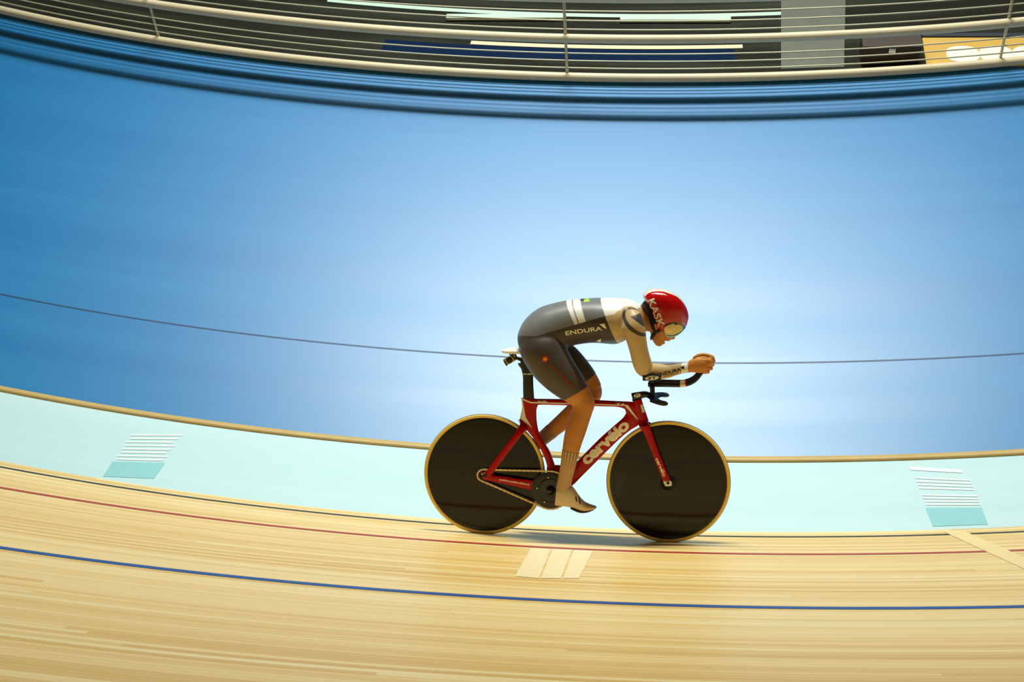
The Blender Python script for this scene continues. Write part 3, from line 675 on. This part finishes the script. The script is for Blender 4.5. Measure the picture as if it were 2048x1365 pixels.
# which limb each point belongs to
BONES = {'trunk': [(1062, 690, 0, .13), (1110, 655, 0, .13), (1180, 642, 0, .13), (1245, 640, 0, .12)], 'neck': [(1275, 634, 0, .05), (1312, 646, 0, .05)], 'head': [(1318, 640, 0, .08), (1335, 632, 0, .09), (1325, 680, 0, .04)]}
for nm, sg in (('n', -1), ('f', 1)):
    BONES['ua' + nm] = [(1262, 645, .15 * sg, .055), (1272, 675, .17 * sg, .05), (1289, 740, .13 * sg, .045)]
    BONES['fa' + nm] = [(1291, 742, .126 * sg, .042), (1320, 743, .105 * sg, .04), (1370, 736.5, .068 * sg, .025), (1425, 732, .05 * sg, .04)]
BONES['thn'] = [(1083, 694, -.092, .11), (1116, 746, -.106, .1), (1164, 798, -.104, .058)]
BONES['shn'] = [(1166, 804, -.104, .055), (1151, 862, -.109, .054), (1127, 980, -.118, .036), (1176, 1013, -.122, .02)]
BONES['thf'] = [(1090, 692, .092, .11), (1134, 728, .104, .095), (1182, 775, .098, .055)]
BONES['shf'] = [(1183, 786, .098, .055), (1128, 842, .108, .047), (1052, 906, .118, .034), (1044, 954, .122, .02)]
best = np.full(nv, 9.0); lab = np.zeros(nv, int); KEYS = list(BONES)
for ki, kk in enumerate(KEYS):
    pts = [(L3(a, b, y), r) for a, b, y, r in BONES[kk]]
    for (p, r0), (q, r1) in zip(pts[:-1], pts[1:]):
        d = q - p; t = np.clip(((V - p) @ d) / (d @ d), 0, 1); dist = np.linalg.norm(V - (p + t[:, None] * d), axis=1) - (r0 + (r1 - r0) * t)
        u = dist < best; best[u] = dist[u]; lab[u] = ki
is_ = lambda *n: np.isin(lab, [KEYS.index(a) for a in n])
XZ = V[:, [0, 2]]
def side(a, b, y=-.1):
    """signed distance in the bike plane to the line through two measured points (positive: left of a->b as seen in the photo, i.e. above a left-to-right line)"""
    A, B = L(*a, y), L(*b, y); d = (B - A) / np.linalg.norm(B - A); return (XZ[:, 0] - A[0]) * -d[1] + (XZ[:, 1] - A[1]) * d[0]
hem_n = side((1124, 803), (1176, 773), -.12); hem_f = side((1150, 780), (1190, 748), .1)
cuff = XZ[:, 0] - L(1377, 735, -.07)[0]
collar = side((1278, 606), (1298, 674), 0)
suit = (is_('trunk') & (collar < .004)) | (is_('neck') & (collar < 0)) | is_('uan', 'uaf') | (is_('fan', 'faf') & (cuff < 0)) | (is_('thn') & (hem_n > 0)) | (is_('thf') & (hem_f > 0)) | (is_('shn') & (hem_n > 0)) | (is_('shf') & (hem_f > 0))
suit &= ~is_('head')

def lin(c): return np.array(srgb(*c)[:3])
GREY, CHAR, SHORT, WHT, SLEEVE, SIDEW = lin((122, 125, 128)), lin((58, 48, 40)), lin((72, 62, 54)), lin((246, 244, 240)), lin((202, 174, 124)), lin((202, 172, 126))  # SLEEVE and SIDEW: white cloth coloured tan for shade and warm bounce
col = np.tile(GREY, (nv, 1))
def paint(mask_sd, c, soft=.0016):
    w = np.clip(mask_sd / soft * .5 + .5, 0, 1)[:, None]; col[:] = col * (1 - w) + c * w
inter = lambda *a: np.minimum.reduce(a); big = np.full(nv, 1.0)
on = lambda m: np.where(m, 1.0, -1.0)
trunk = on(is_('trunk', 'neck', 'thn', 'thf'))
low = -side((1090, 668), (1213, 630)); low = inter(low, side((1090, 600), (1100, 720)) * -1 + 0)  # below the side seam, ahead of the hip
low = inter(-side((1096, 664), (1213, 630)), side((1060, 700), (1060, 640)) * -1)
paint(inter(trunk, low), CHAR)
chest = -side((1197, 596), (1231, 679), -.12)
for a, b, c_, d_ in (((1129.7, 604), (1149, 644), (1140.5, 602), (1155.5, 641)), ((1142.5, 602), (1158.5, 641), (1158, 599), (1171.5, 637.5))):
    st = inter(trunk, side(a, b), -side(c_, d_), side((1096, 664), (1213, 630)))
    paint(st, WHT)
ch = side((1197, 596), (1231, 679), -.12)      # ahead of the chest seam
paint(inter(trunk, ch), WHT)
paint(inter(trunk, ch, -side((1208, 631), (1262, 621))), SIDEW)  # real side panel of white cloth; its shade is painted in as tan
# shorts
shorts = np.where(is_('thn', 'thf', 'shn', 'shf'), 1.0, -1.0)
seat = -side((1030, 655), (1051, 671)); seat = inter(-side((1040, 671.5), (1100, 668.5)), side((1098, 640), (1102, 720)) * -1)
paint(inter(on(is_('trunk')), -side((1040, 672), (1100, 668.5)), -side((1100, 640), (1101, 720))), SHORT)
paint(shorts, SHORT)
paint(inter(on(is_('thn', 'thf')), side((1040, 671.5), (1100, 668.5)), side((1096, 664), (1213, 630))), GREY)
# sleeves: white cloth, warm bounce light put into the tan colour
paint(on(is_('uan', 'uaf', 'fan', 'faf')), SLEEVE)
paint(inter(on(is_('fan', 'faf')), XZ[:, 0] - L(1363, 735, -.07)[0]), WHT)
# shoulder badge: dark ring with a dark swoosh
def local_ell(cx, cy, ax, ay, rot, y=-.2):
    c = L(cx, cy, y); s_ = 1 / 370.; q = XZ - c; ca, sa = math.cos(rot), math.sin(rot)
    u = (q[:, 0] * ca - q[:, 1] * sa) / (ax * s_); w = (q[:, 0] * sa + q[:, 1] * ca) / (ay * s_); return (1 - np.sqrt(u * u + w * w)) * min(ax, ay) * s_
DK = lin((70, 58, 50))
arm = on(is_('uan', 'uaf', 'trunk', 'neck') & (np.abs(V[:, 1]) > .09))
o1, o2 = local_ell(1276, 646, 36, 20, .62), local_ell(1279, 644.5, 32, 15.5, .62)
paint(inter(arm, o1), DK); paint(inter(arm, o2), SLEEVE)
paint(inter(arm, o2, side((1250, 626), (1306, 668), -.2), -side((1262, 634), (1280, 628), -.2)), DK)

back = on(is_('trunk') & (V[:, 1] > -.075) & (V[:, 1] < .0))
paint(inter(back, local_ell(1165, 599.5, 7, 3, 0, -.04)), lin((30, 32, 36))); paint(inter(back, local_ell(1174, 602.5, 6, 3.4, 0, -.04)), lin((180, 226, 74)))
def submesh(name, keep, off, mats, parent, color=None, cname='cloth'):
    fk = keep[FA].all(axis=1); used = np.unique(FA[fk]); remap = -np.ones(nv, int); remap[used] = np.arange(len(used))
    vv = V[used] + NV[used] * off; ff = remap[FA[fk]]
    mm = bpy.data.meshes.new(name); mm.from_pydata(vv.tolist(), [], [tuple(dict.fromkeys(q)) for q in ff.tolist()])
    for q in (mats if isinstance(mats, (list, tuple)) else [mats]): mm.materials.append(q)
    mm.polygons.foreach_set('use_smooth', [True] * len(mm.polygons))
    if color is not None:
        at = mm.color_attributes.new(cname, 'FLOAT_COLOR', 'POINT'); at.data.foreach_set('color', np.column_stack([color[used], np.ones(len(used))]).astype(np.float32).ravel())
    mm.update(); o = bpy.data.objects.new(name, mm); C.objects.link(o); o.parent = parent; return o
me.materials.clear(); me.materials.append(M_SKIN); me.polygons.foreach_set('use_smooth', [True] * len(me.polygons))
bo = bpy.data.objects.new('body', me); C.objects.link(bo); bo.parent = person
suit_o = submesh('skinsuit', suit, .0022, M_SUIT, person, col); suit_o['label'] = 'grey, white and charcoal skinsuit with cream sleeves'

# ribbed aero socks and overshoes
sock_t = side((1118, 897), (1166, 907), -.11)
scol = np.tile(lin((214, 172, 122)), (nv, 1)); ref = L(1142, 900, -.11)
dax = L(1128, 975, -.11) - L(1142, 902, -.11); dax /= np.linalg.norm(dax)
across = (XZ - ref) @ np.array([-dax[1], dax[0]]); along = (XZ - ref) @ dax
rib = (np.sin(np.arctan2(V[:, 1] + .113, across) * 16) > .25).astype(float)
kfac = np.clip(1 - along / .12, .12, .75) * rib
scol = scol * (1 - kfac[:, None]) + lin((96, 66, 34)) * kfac[:, None]
foot_cut = side((1100, 985), (1160, 972), -.11)
submesh('sock', is_('shn') & (sock_t < 0) & (foot_cut > -.012), .0018, M_SOCK, person, scol)
sock_f = (XZ - L(1104, 862, .11)) @ (L(1060, 899, .11) - L(1104, 862, .11))
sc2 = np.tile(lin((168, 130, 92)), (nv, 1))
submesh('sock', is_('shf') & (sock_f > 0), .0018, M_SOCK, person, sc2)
def shoe(rows, y):
    mb = MB(); mb.rings(loft_ab(AB([(a, b, w, y) for a, b, w in rows]), k=5, n=26, ex=2.4)); return mb.build('shoe', M_SHOE, person)
sh = shoe([((1113, 977), (1112, 1006), .018), ((1115, 974), (1110.5, 1011), .030), ((1128, 972), (1122, 1012.5), .036), ((1143, 973), (1136, 1014), .037), ((1152, 983), (1148, 1017), .038), ((1160, 995), (1159, 1021), .041), ((1170, 1005), (1169, 1022.5), .042), ((1181, 1010), (1180, 1021), .036), ((1190, 1012.5), (1190, 1018.5), .024), ((1193, 1014.5), (1193, 1016.5), .008)], -.121)
mb = MB(); mb.rings(loft_ab(AB([((1142, 1013.5), (1141, 1017), .026, -.121), ((1150, 1016), (1149, 1021), .033, -.121), ((1162, 1019), (1161, 1025), .036, -.121), ((1175, 1020), (1174, 1024.5), .034, -.121), ((1188, 1017.5), (1188, 1020), .022, -.121)]), ex=3)); mb.build('sole', M_SOLE, sh)
mb = MB()
for a, b in (((1150, 984), (1158, 1004)), ((1158, 993), (1164, 1008))):
    p, q = L(*a, -.12), L(*b, -.12); n_ = []
    for i in range(13):
        t = math.radians(-20 + 140 * i / 12); n_.append((p[0] + (q[0] - p[0]) * (i / 12) * .6 + .0, -.121 - .0395 * math.sin(math.radians(95 * i / 12 + 5)), p[1] + .003 + (q[1] - p[1]) * (i / 12) * .9))
    mb.rings(tube(n_, .0032, 8, 2))
mb.build('shoe_strap', M_SOLE, sh)
mb = MB(); c = L(1117.5, 1004.5, -.155); mb.rings([[(c[0] + r * math.cos(q), y_, c[1] + r * math.sin(q)) for q in np.linspace(0, 2 * math.pi, 14, endpoint=False)] for r, y_ in ((.001, -.1535), (.0045, -.153), (.005, -.135))]); mb.build('heel_stud', M_CREAM, sh)
mb = MB(); mb.rings(loft_ab(AB([((1034, 906), (1044, 900), .02, .12), ((1033, 914), (1062, 908), .034, .12), ((1034, 926), (1062, 924), .037, .12), ((1036, 942), (1058, 942), .041, .12), ((1040, 956), (1054, 958), .036, .12), ((1046, 966), (1052, 966), .015, .12)]), ex=2.4)); mb.build('shoe', M_SHOE, person)

# helmet, hair, visor, strap
HO = [(1286, 588), (1293, 581.5), (1302, 578), (1313, 576.5), (1332, 578.7), (1352, 588), (1365, 601), (1373.5, 617), (1377, 632.5), (1375, 645), (1371.5, 653), (1362, 660), (1346, 664), (1331, 666.5), (1321, 667.5), (1313, 661), (1308, 645), (1302.5, 631), (1298.5, 618), (1293, 605), (1287, 597)]
hc = L(1332, 622)
mb = MB(); R = inflate(PX(HO), hc, .099, nt=121, p=.5, k=8, wfun=lambda q: 1 - .8 * np.clip((q[:, 0] - hc[0]) / (L(1377, 632)[0] - hc[0]), 0, 1) ** 2); mb.rings(R, cap=True)
nk = len(R[0]); F = np.array([len(q) == 4 for q in mb.f]); VV = np.array(mb.v); hz = (VV - np.array([hc[0], 0, hc[1]]))
mi = []
for q in mb.f:
    c_ = VV[list(q)].mean(0); d = c_[[0, 2]] - hc; a = math.degrees(math.atan2(d[1], d[0]))
    mi.append(1 if (abs(c_[1]) < .058 * min(1.0, max(0.0, (a - 4) / 75)) and a < 172 and np.hypot(*d) > .055) else 0)
mb.m = mi; helmet = mb.build('helmet', [M_HELM, M_HWHITE], person); helmet['label'] = 'glossy red aero helmet with white crest'
e = helmet.modifiers.new('e', 'EDGE_SPLIT'); e.split_angle = math.radians(50)
# visor: curved shield wrapping the brow from temple to temple
vt = ([1327, 1331, 1336, 1346, 1358, 1366, 1371], [658, 650, 646.3, 643.3, 646.3, 651.3, 655]); vb = ([1327, 1330, 1334, 1340, 1348, 1356, 1363, 1371], [660, 666, 672, 674, 673.2, 669.8, 664.5, 657])
def visor_grid(f0, f1, nf=61, nj=9):
    v = []; f = []
    for i in range(nf):
        ph = math.radians(-88 + 176 * i / (nf - 1)); px = 1327 + 44 * math.cos(ph); y_ = .100 * math.sin(ph)
        for j in range(nj):
            t = f0 + (f1 - f0) * j / (nj - 1); py = np.interp(px, *vt) * (1 - t) + np.interp(px, *vb) * t
            q = L(px, py, -.045); v.append((q[0], y_ * (1 - .10 * t * t), q[1]))
    for i in range(nf - 1):
        for j in range(nj - 1): a = i * nj + j; f.append((a, a + 1, a + nj + 1, a + nj))
    return v, f
visor = link_mesh('visor', *visor_grid(0, .86), M_VISOR, helmet); visor['label'] = 'gold mirror visor'
so = visor.modifiers.new('s', 'SOLIDIFY'); so.thickness = .003; so.offset = 0
ve = link_mesh('visor_edge', *visor_grid(.86, 1.0, nj=3), M_VISORBLUE, visor); so = ve.modifiers.new('s', 'SOLIDIFY'); so.thickness = .0036; so.offset = 0
for sgn in (-1, 1):
    c = L3(1352, 648, -.075); mb = MB(); mb.rings([[(c[0] + r * math.cos(q), sgn * y_, c[2] + r * math.sin(q)) for q in np.linspace(0, 2 * math.pi, 14, endpoint=False)] for r, y_ in ((.001, .088), (.006, .087), (.007, .05))]); mb.build('visor_button', M_STRAP, visor)
    mb = MB(); mb.rings(limb([(1299, 618, sgn * .055, .010, .018), (1303.5, 638, sgn * .066, .014, .012), (1310, 655, sgn * .072, .019, .009), (1317, 663, sgn * .070, .013, .009)], n=16)); mb.build('ear_pad', M_STRAP, helmet)
    mb = MB(); mb.rings(tube([L3(1313, 660, sgn * .072), L3(1309, 667, sgn * .068), L3(1304.5, 673, sgn * .055), L3(1302.5, 677, sgn * .03), L3(1302, 678.5, 0)], [.010, .0095, .009, .008, .008], 10, 5, flat=(.5, 1))); mb.build('chin_strap', M_STRAP, helmet)
    c = L3(1343, 659, 0); c[1] = sgn * .034; mb = MB(); t = np.linspace(-math.pi / 2, math.pi / 2, 9); mb.rings([[(c[0] + .012 * math.cos(a) * math.cos(q), c[1] + .012 * math.cos(a) * math.sin(q), c[2] + .012 * math.sin(a)) for q in np.linspace(0, 2 * math.pi, 14, endpoint=False)] for a in t]); mb.build('eye', M_EYE, bo)
hair = MB(); hair.rings(inflate(PX([(1292, 598), (1304, 596), (1314, 620), (1316, 650), (1308, 652), (1300, 642), (1290, 624), (1283, 611)]), L(1302, 622), .068, nt=21, p=.8)); hr = hair.build('hair', M_HAIR, person)

# ------------------------------------------------------------------ lettering and emblems printed on rider and bicycle
def bvh(objs):
    vs, fs = [], []
    for o in objs:
        n = len(vs); mdat = o.data; vs += [v.co.copy() for v in mdat.vertices]; fs += [[i + n for i in p.vertices] for p in mdat.polygons]
    return BVHTree.FromPolygons(vs, fs)
def text_mesh(txt, bold=.02, shear=0.0, space=1.0):
    cu = bpy.data.curves.new('t', 'FONT'); cu.body = txt; cu.size = 1; cu.offset = bold; cu.shear = shear; cu.space_character = space; cu.resolution_u = 4; cu.align_x = 'CENTER'; cu.align_y = 'CENTER'
    o = bpy.data.objects.new('t', cu); C.objects.link(o); d = bpy.context.evaluated_depsgraph_get(); me_ = bpy.data.meshes.new_from_object(o.evaluated_get(d))
    v = np.array([q.co[:] for q in me_.vertices]); f = [tuple(p.vertices) for p in me_.polygons]
    bpy.data.objects.remove(o); bpy.data.meshes.remove(me_); bpy.data.curves.remove(cu)
    lo, hi = v.min(0), v.max(0); v = v - (lo + hi) / 2; return v[:, :2], f, (hi - lo)[:2]
def decal(name, v2, f, m, parent, tree, y=-.1, off=.0012, maxlen=.006, label=None):
    """v2: local x,z of a flat outline, laid onto the surface from the rider's right side"""
    bm = bmesh.new(); vs = [bm.verts.new((a[0], 0, a[1])) for a in v2]
    for q in f:
        try: bm.faces.new([vs[i] for i in q])
        except ValueError: pass
    bmesh.ops.triangulate(bm, faces=bm.faces[:])
    for _ in range(5):
        ed = [e_ for e_ in bm.edges if e_.calc_length() > maxlen]
        if not ed: break
        bmesh.ops.subdivide_edges(bm, edges=ed, cuts=1); bmesh.ops.triangulate(bm, faces=bm.faces[:])
    last = y; bad = []
    for v in bm.verts:
        h_ = tree.ray_cast(Vector((v.co.x, -.6, v.co.z)), Vector((0, 1, 0)))
        if h_[0] is None: bad.append(v)
        else: v.co.y = h_[0].y - off
    bmesh.ops.delete(bm, geom=bad, context='VERTS')
    me_ = bpy.data.meshes.new(name); bm.to_mesh(me_); bm.free(); me_.materials.append(m)
    o = bpy.data.objects.new(name, me_); C.objects.link(o); o.parent = parent
    if label: o['label'] = label
    return o
def letter(name, txt, p0, p1, height, m, parent, tree, y, bold=.02, shear=0.0, space=1.0, label=None, off=.0012):
    """text centred between two measured points (baseline direction p0 -> p1), stretched to that length; height in px"""
    v, f, ext = text_mesh(txt, bold, shear, space); A, B = L(*p0, y), L(*p1, y); d = B - A; ln = np.linalg.norm(d); d /= ln; up = np.array([-d[1], d[0]])
    sx = ln / ext[0]; sy = height / 368 / ext[1]; q = (A + B) / 2 + np.outer(v[:, 0] * sx, d) + np.outer(v[:, 1] * sy, up)
    return decal(name, q, f, m, parent, tree, y, label=label, off=off)
def shape(name, pts, m, parent, tree, y, off=.0012):
    return decal(name, PX(pts, y), [tuple(range(len(pts)))], m, parent, tree, y, off=off)
def ell(cx, cy, a, b, rot=0, n=28): return [(cx + a * math.cos(t) * math.cos(rot) - b * math.sin(t) * math.sin(rot), cy + a * math.cos(t) * math.sin(rot) + b * math.sin(t) * math.cos(rot)) for t in np.linspace(0, 2 * math.pi, n, endpoint=False)]
def ticks(name, p0, p1, n, h, m, parent, tree, y, lean=.2):
    """a line of print too small to read: one short mark per letter"""
    v, f = [], []; A, B = np.array(p0, float), np.array(p1, float); d = (B - A) / n; nrm = np.array([d[1], -d[0]]) / np.linalg.norm(d)
    for i in range(n):
        hh = h * random.choice((.7, .85, 1.0)); a = A + d * (i + .12); b = A + d * (i + .74); k = len(v)
        v += [a, b, b + nrm * hh + d * lean, a + nrm * hh + d * lean]; f.append((k, k + 1, k + 2, k + 3))
    return decal(name, PX([tuple(q) for q in v], y), f, m, parent, tree, y)

t_suit = bvh([suit_o]); t_frame = bvh([frame] + [o for o in frame.children]); t_fork = bvh([o for o in fork.children] + [fork])
t_post = bvh([post]); t_helm = bvh([helmet]); t_stem = bvh([stem])
letter('lettering', 'cervélo', (1165.5, 923.5), (1253.5, 845), 25, M_CREAM, frame, t_frame, -.022, bold=.045, shear=.0, space=.95, label='large cream lettering on the down tube')
letter('lettering', 'cervélo', (1075, 802.6), (1094, 803.4), 4.4, M_CREAM, frame, t_frame, -.016, bold=.02)
letter('lettering', 'T4', (1231.5, 808.8), (1249, 809.6), 5, M_CREAM, frame, t_frame, -.016, bold=.03)
letter('lettering', 'cervélo', (1313.5, 917), (1329.5, 953), 7, M_CREAM, fork, t_fork, -.058, bold=.03)
letter('lettering', 'cervélo', (1046.5, 747.8), (1063.5, 748.6), 4.4, M_CREAM, post, t_post, -.012, bold=.02)
ticks('small_print', (998, 960.5), (1058, 972.3), 22, 3.4, M_CREAM, frame, t_frame, -.055)
# cream pinstripe, head panel and seat cluster flash
shape('stripe', [(1042.5, 797.2), (1046, 798), (1062, 804.4), (1249, 810.2), (1249, 812), (1061, 806.8), (1045, 801)], M_CREAM, frame, t_frame, -.016)
shape('stripe', [(1247, 809.8), (1255.5, 810.4), (1276, 839), (1274.5, 839.5), (1249.5, 812.5)], M_CREAM, frame, t_frame, -.02)
shape('stripe', [(1042.2, 797.5), (1044.6, 799), (1045.6, 826), (1052, 836), (1065, 857.5), (1054, 847), (1038.5, 836.5), (1043.5, 822)], M_CREAM, frame, t_frame, -.015)
shape('badge', [(1280.8, 810.5), (1286, 809.2), (1289, 817), (1287, 820), (1291, 823), (1291, 825), (1284.5, 825.8)], M_CREAM, frame, t_frame, -.02)
# stem and pad ovals
shape('oval_badge', ell(1274.5, 791.3, 7.2, 3.8, -.2), M_CREAM, stem, t_stem, -.019, off=.001)
letter('lettering', '3T', (1270.5, 792), (1278.5, 790.6), 4, M_DARKPRINT, stem, t_stem, -.019, off=.0018)
for o in [q for q in bike.children if q.name.startswith('elbow_pad')]:
    sd = [q for q in o.children if q.name.startswith('pad_side')][0]
    if sd.data.vertices[0].co.y < 0:
        tp = bvh([sd]); shape('oval_badge', ell(1304, 756.6, 14, 4.3, -.09), M_CREAM, o, tp, -.166, off=.001)
        letter('lettering', '3T', (1295, 757.4), (1313, 755.8), 5, M_DARKPRINT, o, tp, -.166, off=.002)
# helmet and suit
letter('lettering', 'KASK', (1301.5, 599), (1323.5, 654), 14.5, M_CREAM, helmet, t_helm, -.09, bold=.025, space=1.05, label='large cream lettering down the helmet side')
ticks('small_print', (1363.5, 647), (1369, 650), 4, 3, M_CREAM, helmet, t_helm, -.04)
letter('lettering', 'ENDURA', (1131, 667.5), (1204, 656.5), 8.5, M_CREAM, suit_o, t_suit, -.15, bold=.012, label='cream lettering along the ribs')
shape('emblem', [(1199, 648.5), (1209.5, 646.8), (1212, 655), (1213.5, 658), (1208, 655.5)], M_CREAM, suit_o, t_suit, -.15)
shape('emblem', [(1192, 684), (1202, 677.5), (1200.5, 687)], M_CREAM, suit_o, t_suit, -.12)
letter('lettering', 'ENDURA', (1316, 750), (1362, 740), 7.5, M_DARKPRINT, suit_o, t_suit, -.12, bold=.03, label='dark lettering on the forearm')
shape('emblem', [(1360.5, 736), (1368, 732), (1368.5, 740.5)], M_DARKPRINT, suit_o, t_suit, -.1)
ticks('small_print', (1327, 755), (1357, 748.5), 12, 2.2, M_DARKPRINT, suit_o, t_suit, -.12)
shape('round_emblem', ell(1091, 717.8, 8, 7.4), M_REDPRINT, suit_o, t_suit, -.19)
shape('emblem_star', [(1091 + 5.6 * (1 if i % 2 == 0 else .55) * math.cos(i * math.pi / 5), 718.2 + 5.6 * (1 if i % 2 == 0 else .55) * math.sin(i * math.pi / 5)) for i in range(10)], M_ORANGE, suit_o, t_suit, -.19, off=.002)
ticks('small_print', (1097, 728.5), (1147, 779), 14, 5.5, M_REDPRINT, suit_o, t_suit, -.19)
